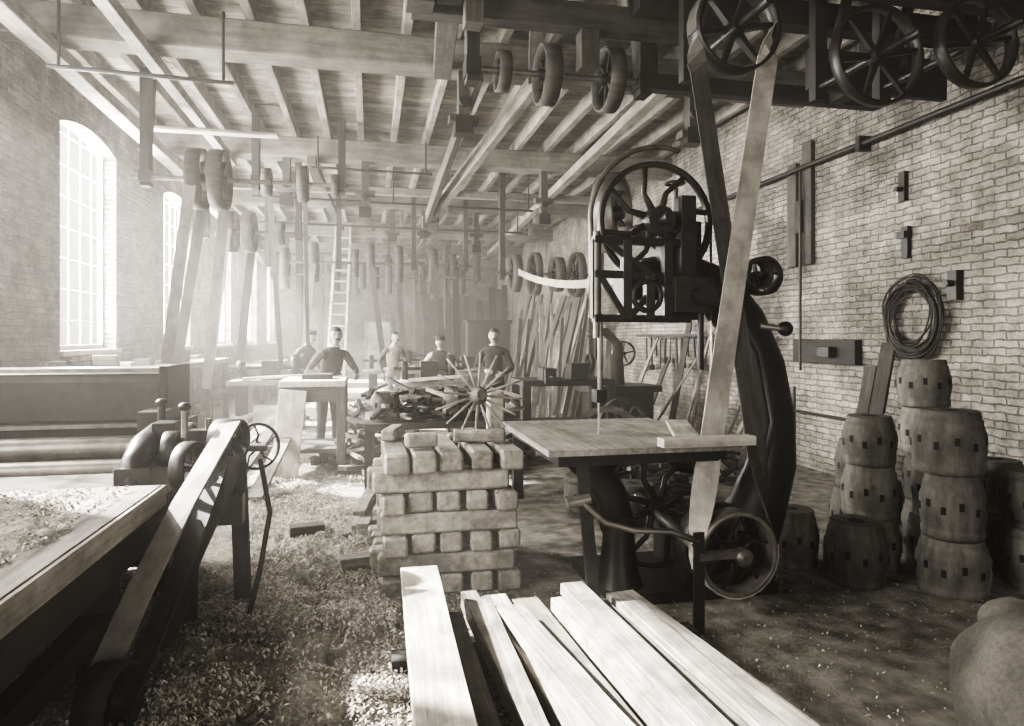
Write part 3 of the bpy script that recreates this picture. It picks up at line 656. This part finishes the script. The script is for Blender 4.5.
b.box(2.25,2.4,8.62,8.9,1.03,1.2,1); b.box(2.25,2.4,8.48,8.56,1.0,1.2,1); b.cyl((2.32,8.3,1.08),(2.32,8.7,1.08),.025,mi=1); b.cyl((2.22,8.33,1.08),(2.42,8.33,1.08),.01,mi=1)
b.box(2.7,2.95,8.8,9.1,1.03,1.25,1); b.pulley((3.0,8.9,1.25),(1,0,0),.14,.06,5,1); b.box(2.1,3.2,8.75,9.4,.4,.45,0)
b.make('vice_bench',[W_BLACK,IRON],.005)
b=B(); b.box(3.3,4.5,9.8,10.6,.75,.85,0); b.box(3.4,4.4,9.9,10.5,0,.75,1); b.tube([(3.9,10.2,.85),(3.9,10.2,1.5),(3.7,10.2,1.7),(3.4,10.2,1.65)],[.12,.09,.08,.06],1,12); b.pulley((4.0,10.2,1.35),(0,1,0),.2,.1,5,1); b.make('drilling_machine',[IRON,IRON],.01)
b=B()
for i in range(26):
    y=13.4+i*.2; x0=4.1+R.uniform(-.5,.2); b.beam((x0,y,0),(x0+R.uniform(.4,.9),y+R.uniform(-.2,.4),R.uniform(2.0,3.1)),R.uniform(.08,.2),.04,R.choice((1,2,2,2)),up=(1,.3,0))
b.make('leaning_planks',[W_NEW,W_MID,W_OLD])
b=B()
for i in range(18):
    x=2.3+i*.1; b.beam((x,11.4+R.uniform(-.3,.2),0),(x+R.uniform(.1,.7),12.2,R.uniform(1.2,2.4)),R.uniform(.04,.1),.03,R.choice((0,1,1)),up=(0,1,0))
b.make('leaning_planks',[W_MID,W_OLD])
b=B(); b.box(2.9,4.2,20,20.7,0,2.05,0); b.box(2.86,4.24,19.94,20.7,2.05,2.15,0)
for x in (2.95,3.58): b.box(x,x+.56,19.96,20.0,.15,1.95,0); b.box(x+.06,x+.5,19.94,19.97,.25,.95,0); b.box(x+.06,x+.5,19.94,19.97,1.05,1.85,0)
b.make('tool_cupboard',[W_BLACK],.01)
b=B(); p0=V((-.80,15.9,0));p1=V((-.62,16.84,4.3)); 
for o in (-.2,.2): b.beam(p0+V((o,0,0)),p1+V((o*.85,0,0)),.055,.09,0,tone=1.4)
for i in range(1,16): q=p0.lerp(p1,i/16); b.cyl(q-V((.19,0,0)),q+V((.19,0,0)),.02,mi=0,n=8,tone=1.3)
b.make('ladder',[W_NEW])
for (x,y) in ((-1.9,19.3),(2.2,19.3),(-1.6,23.3),(1.6,23.3)):
    b=B(); b.box(x-.09,x+.09,y-.09,y+.09,0,4.48,0); b.box(x-.3,x+.3,y-.09,y+.09,4.36,4.48,0); b.box(x-.13,x+.13,y-.13,y+.13,0,.12,0); b.make('timber_post',[W_OLD],.01)
b=B()
for i in range(14):
    x=1.7+i*.24; b.box(x,x+.22,24.5,24.55,0,R.uniform(2.9,3.6),i%2)
b.box(1.6,5.1,24.55,24.65,1.2,1.32,0); b.box(1.6,5.1,24.55,24.65,2.5,2.62,0)
b.make('plank_partition',[W_OLD,W_BLACK])
def machine(name,x,y,s,m=IRON):
    b=B(); b.box(x-.5*s,x+.5*s,y-.3,y+.3,.78,.86,1); b.box(x-.4*s,x-.25*s,y-.25,y+.25,0,.78,0); b.box(x+.25*s,x+.4*s,y-.25,y+.25,0,.78,0)
    b.box(x-.15,x+.15,y-.15,y+.15,.86,1.2,0); b.pulley((x+.3*s,y-.1,1.1),(1,0,0),.22,.12,5,0); b.pulley((x-.35*s,y-.1,1.05),(1,0,0),.16,.1,5,0); b.cyl((x-.5*s,y-.1,1.08),(x+.5*s,y-.1,1.08),.03,mi=0)
    b.beam((x-.3*s,y-.35,.9),(x+.4*s,y-.4,.95),.08,.05,2); b.make(name,[m,W_MID,W_NEW],.005)
machine('wood_lathe',-1.7,12.5,1.4); machine('wood_lathe',.5,15.8,1.3); machine('wood_lathe',2.1,14.6,1.3); machine('wood_lathe',-1.2,17.8,1.6); machine('wood_lathe',1.2,19.9,1.6); machine('wood_lathe',1.0,11.6,1.2)
b=B(); b.box(-3.45,-2.75,7.4,14.5,1.12,1.2,0)
for i in range(6): b.box(-2.9,-2.8,7.5+i*1.38,7.6+i*1.38,0,1.12,1)
b.box(-3.4,-2.8,7.4,14.4,.5,.55,1)
for i in range(9):
    y=7.6+i*.72; b.box(-3.3,-3.3+R.uniform(.15,.4),y,y+R.uniform(.1,.4),1.2,1.2+R.uniform(.05,.22),R.choice((0,1)))
b.make('wall_workbench',[W_MID,W_OLD],.005)
b=B(); b.beam((-3.0,6.4,0),(-3.42,7.0,2.1),.2,.03,0,up=(1,0,0)); b.beam((-2.95,6.1,0),(-3.4,6.7,2.0),.15,.03,0,up=(1,0,0)); b.make('leaning_planks',[W_OLD])
b=B(); b.box(-3.4,-2.5,17,22,.85,.92,0)
for i in range(5): b.box(-2.6,-2.5,17.1+i*1.15,17.2+i*1.15,0,.85,1)
b.make('wall_workbench',[W_MID,W_OLD])

# ------------------------------------------------------------------ people
def person(loc,face,hands,shirt,trous,vest=None,scale=.97,lean=0,hat=False,tache=True,apron=False,headturn=0,armR=None):
    root=bpy.data.objects.new('workman',None); sc.collection.objects.link(root)
    verts=[];rad=[];edges=[]
    def a(p,r,par=None):
        verts.append(p); rad.append(r); i=len(verts)-1
        if par is not None: edges.append((par,i))
        return i
    ly=lambda z: -lean*max(0,z-.95)
    pel=a((0,0,.95),(.155,.115)); wa=a((0,ly(1.1),1.1),(.145,.105),pel); ch=a((0,ly(1.28),1.28),(.17,.12),wa); uc=a((0,ly(1.42),1.42),(.13,.09),ch)
    nk=a((0,ly(1.5)-.005,1.50),(.058,.058),uc); nt=a((0,ly(1.58)-.015,1.585),(.052,.054),nk)
    for sx,h in ((-1,hands[0]),(1,hands[1])):
        sh=V((sx*.185,ly(1.41),1.41)); hd=V(h)
        l=.29; m_=(sh+hd)/2; dd=hd-sh; D=min(dd.length,.565); hh=math.sqrt(max(l*l-(D/2)**2,0.0004))
        pole=V((sx*.7,.55,-.5)); pole=(pole-dd.normalized()*pole.dot(dd.normalized())).normalized(); el=m_+pole*hh
        s1=a(tuple(sh),(.065,.065),uc); m1=a(tuple(sh.lerp(el,.5)),(.055,.055),s1); e1=a(tuple(el),(.045,.045),m1); f1=a(tuple(el.lerp(hd,.4)),(.043,.043),e1); w1=a(tuple(hd),(.028,.032),f1)
        b=B(); d=(hd-el).normalized(); side=d.cross(V((0,1,0)) if abs(d.y)<.9 else V((1,0,0))).normalized(); nn=side.cross(d).normalized()
        b.tube([hd-d*.01,hd+d*.03,hd+d*.07,hd+d*.09],[.024,.036,.038,.03],0,10,flat=1,fdir=None)
        for k,(o,ln) in enumerate(((-.027,.062),(-.009,.072),(.009,.068),(.027,.052))):
            p=hd+d*.08+side*o; b.tube([p-d*.01,p+d*ln*.4+nn*.004,p+d*ln*.75+nn*.018,p+d*ln*.9+nn*.036],[.009,.009,.008,.006],0,8)
        p=hd+d*.03-side*.03; b.tube([p,p-side*.022+d*.025+nn*.008,p-side*.028+d*.055+nn*.018],[.012,.010,.008],0,8)
        b.make('hand',[SKIN],parent=root)
    for sx in (-1,1):
        hp=a((sx*.09,0,.88),(.10,.10),pel); th=a((sx*.1,-.01,.68),(.088,.09),hp); kn=a((sx*.11,-.02,.49),(.066,.07),th); ca=a((sx*.115,.0,.3),(.062,.066),kn); an=a((sx*.12,.02,.1),(.05,.052),ca)
        to=a((sx*.13,-.06,.05),(.045,.04),an); a((sx*.14,-.15,.04),(.038,.03),to)
    me=bpy.data.meshes.new('sk'); me.from_pydata(verts,edges,[]); ob=bpy.data.objects.new('tmp',me); sc.collection.objects.link(ob)
    md=ob.modifiers.new('skin','SKIN'); md.use_smooth_shade=True
    for i,r in enumerate(rad): me.skin_vertices[0].data[i].radius=r
    me.skin_vertices[0].data[0].use_root=True
    ob.modifiers.new('ss','SUBSURF').levels=2
    bpy.context.view_layer.update(); dg=bpy.context.evaluated_depsgraph_get()
    m2=bpy.data.meshes.new_from_object(ob.evaluated_get(dg)); bpy.data.objects.remove(ob)
    m2.name='clothed_body'
    m2.materials.clear()
    for m in (shirt,trous,SKIN,HAIR,vest or shirt,CL_L): m2.materials.append(m)
    for p in m2.polygons:
        c=p.center; x,y,z=c
        if z>1.515+0: k=2
        elif z<.09: k=3
        elif z<.98 and abs(x)<.24 and y>-.2: k=1
        elif abs(x)<.165 and z>.95: k=4
        else: k=0
        if apron and k in (1,4) and p.normal.y<-.1 and .45<z<1.3: k=5
        p.material_index=k; p.use_smooth=True
    at=m2.attributes.new('tone','FLOAT','FACE'); at.data.foreach_set('value',[1.0]*len(m2.polygons))
    at=m2.attributes.new('lc','FLOAT_VECTOR','POINT'); at.data.foreach_set('vector',[q for v in m2.vertices for q in v.co])
    bd=bpy.data.objects.new('clothed_body',m2); sc.collection.objects.link(bd); bd.parent=root
    b=B()
    def hf(p):
        q=p.copy()
        if q.z<0: q.x*=1+q.z*2.2; q.y*=1+q.z*.8
        if q.y<0:
            if abs(q.x)<.02 and -.035<q.z<.012: q.y-=.020*(1-abs(q.x)/.02)*(1 if q.z<0 else .5)
            if .015<abs(q.x)<.045 and -.003<q.z<.03: q.y+=.008
            if q.z<-.08: q.y-=.008
            if abs(q.x)<.03 and -.065<q.z<-.05: q.y-=.004
        return q
    rot=Matrix.Rotation(headturn,3,'Z'); hc=V((0,ly(1.66)-.02,1.665))
    b.ellipsoid(hc,(.082,.096,.118),0,32,24,rot=rot,fn=hf)
    for sx in (-1,1):
        b.ellipsoid(hc+rot@V((sx*.083,.008,-.005)),(.010,.018,.03),0,10,8,rot=rot)
        b.ellipsoid(hc+rot@V((sx*.029,-.078,.014)),(.011,.008,.007),2,10,8,rot=rot)
        b.beam(hc+rot@V((sx*.014,-.09,.032)),hc+rot@V((sx*.045,-.078,.030)),.008,.006,1)
    b.beam(hc+rot@V((-.02,-.089,-.058)),hc+rot@V((.02,-.089,-.058)),.008,.005,2)
    if tache: b.tube([hc+rot@V((x,-.096+abs(x)*.3,-.044-abs(x)*.15)) for x in (-.034,-.017,0,.017,.034)],[.004,.009,.009,.009,.004],1,8)
    def hair(p):
        q=p.copy()
        lim=.045 if q.y<-.02 else -.03
        if q.z<lim: q.z=lim; q.x*=.8; q.y*=.8
        return q
    b.ellipsoid(hc+V((0,.006,.004)),(.089,.102,.124),1,28,20,rot=rot,fn=hair)
    if hat:
        b.lathe(hc+V((0,.0,.05)),(0,-.1,1),[(0,.098),(.03,.104),(.07,.10),(.09,.07),(.093,0.001)],1,24)
        b.ellipsoid(hc+rot@V((0,-.095,.055)),(.07,.05,.008),1,16,8,rot=rot)
    b.make('head',[SKIN,HAIR,HOLE_EYE_DARK],parent=root)
    b=B(); b.ring((0,ly(1.52)-.01,1.52),(0,0,1),.062,.012,0,20,6); b.make('collar',[CL_L],parent=root)
    root.location=loc; root.rotation_euler=(0,0,face); root.scale=(scale,)*3
    return root
person((-.55,9.5,0),.5,((-.25,-.38,1.12),(.22,-.4,1.12)),CL_M,CL_D,CL_D,.98,lean=.3,hat=False,headturn=-.3)
person((.45,14.1,0),.6,((-.3,-.1,.9),(.28,-.2,1.1)),CL_M,CL_D,CL_L,.97,lean=.15,hat=False,apron=True)
person((1.3,12.7,0),-.1,((-.2,-.06,1.0),(.2,-.06,1.0)),CL_L,CL_D,CL_D,.91,hat=True,tache=False,headturn=-.2)
person((1.9,10.3,0),-.2,((-.12,-.27,1.12),(.14,-.27,1.08)),CL_D,CL_D,CL_D,.98,hat=False,apron=False)
person((-1.35,13.6,0),.9,((-.2,-.35,1.0),(.2,-.4,1.0)),CL_M,CL_D,CL_D,.97,lean=.45,hat=True)

# ------------------------------------------------------------------ lights
def area(name,loc,rot,sx,sy,pw):
    l=bpy.data.lights.new(name,'AREA'); l.shape='RECTANGLE'; l.size=sx; l.size_y=sy; l.energy=pw; l.color=(1,.965,.90)
    o=bpy.data.objects.new(name,l); o.location=loc; o.rotation_euler=rot; sc.collection.objects.link(o)
for i,y in enumerate(WIN):
    area('window_daylight',(XL-WT-.02,y+WW/2,(ZS+ZT)/2),(0,-math.pi/2,0),2.85,1.85,(380,600,1400,1200,1000,700,500)[i])
area('rear_fill_light',(1.0,YB-.32,1.8),(math.pi/2,0,0),4,3.6,140)  # added fill light for the foreground, at an unseen opening behind the camera
l=bpy.data.lights.new('sun_beam','SPOT'); l.energy=2.0e6; l.shadow_soft_size=.5; l.spot_size=math.radians(42); l.spot_blend=.05; l.color=(1,.96,.88)
dirv=V((.74,-.30,-.60)).normalized(); tgt=V((0,11,0))
o=bpy.data.objects.new('sun_beam',l); o.location=tgt-dirv*50; o.rotation_euler=dirv.to_track_quat('-Z','Y').to_euler(); sc.collection.objects.link(o)
w=bpy.data.worlds.new('hazy_day'); sc.world=w; w.use_nodes=True; nt=w.node_tree; bg=nt.nodes['Background']; bg.inputs[0].default_value=(1,.97,.92,1); bg.inputs[1].default_value=1.0
vs_=nt.nodes.new('ShaderNodeVolumeScatter'); vs_.inputs['Density'].default_value=.0075; vs_.inputs['Anisotropy'].default_value=.3; vs_.inputs['Color'].default_value=(1,.96,.9,1)
nt.links.new(vs_.outputs[0],nt.nodes['World Output'].inputs['Volume'])

# ------------------------------------------------------------------ camera
cd=bpy.data.cameras.new('camera'); cd.sensor_width=36; cd.lens=23.55; cd.shift_y=-25/1024; cd.clip_start=.05
co=bpy.data.objects.new('camera',cd); co.location=(0,0,1.6); co.rotation_euler=(math.pi/2,0,math.radians(-12)); sc.collection.objects.link(co); sc.camera=co
sc.view_settings.view_transform='AgX'; sc.view_settings.look='AgX - High Contrast'; sc.view_settings.exposure=.6
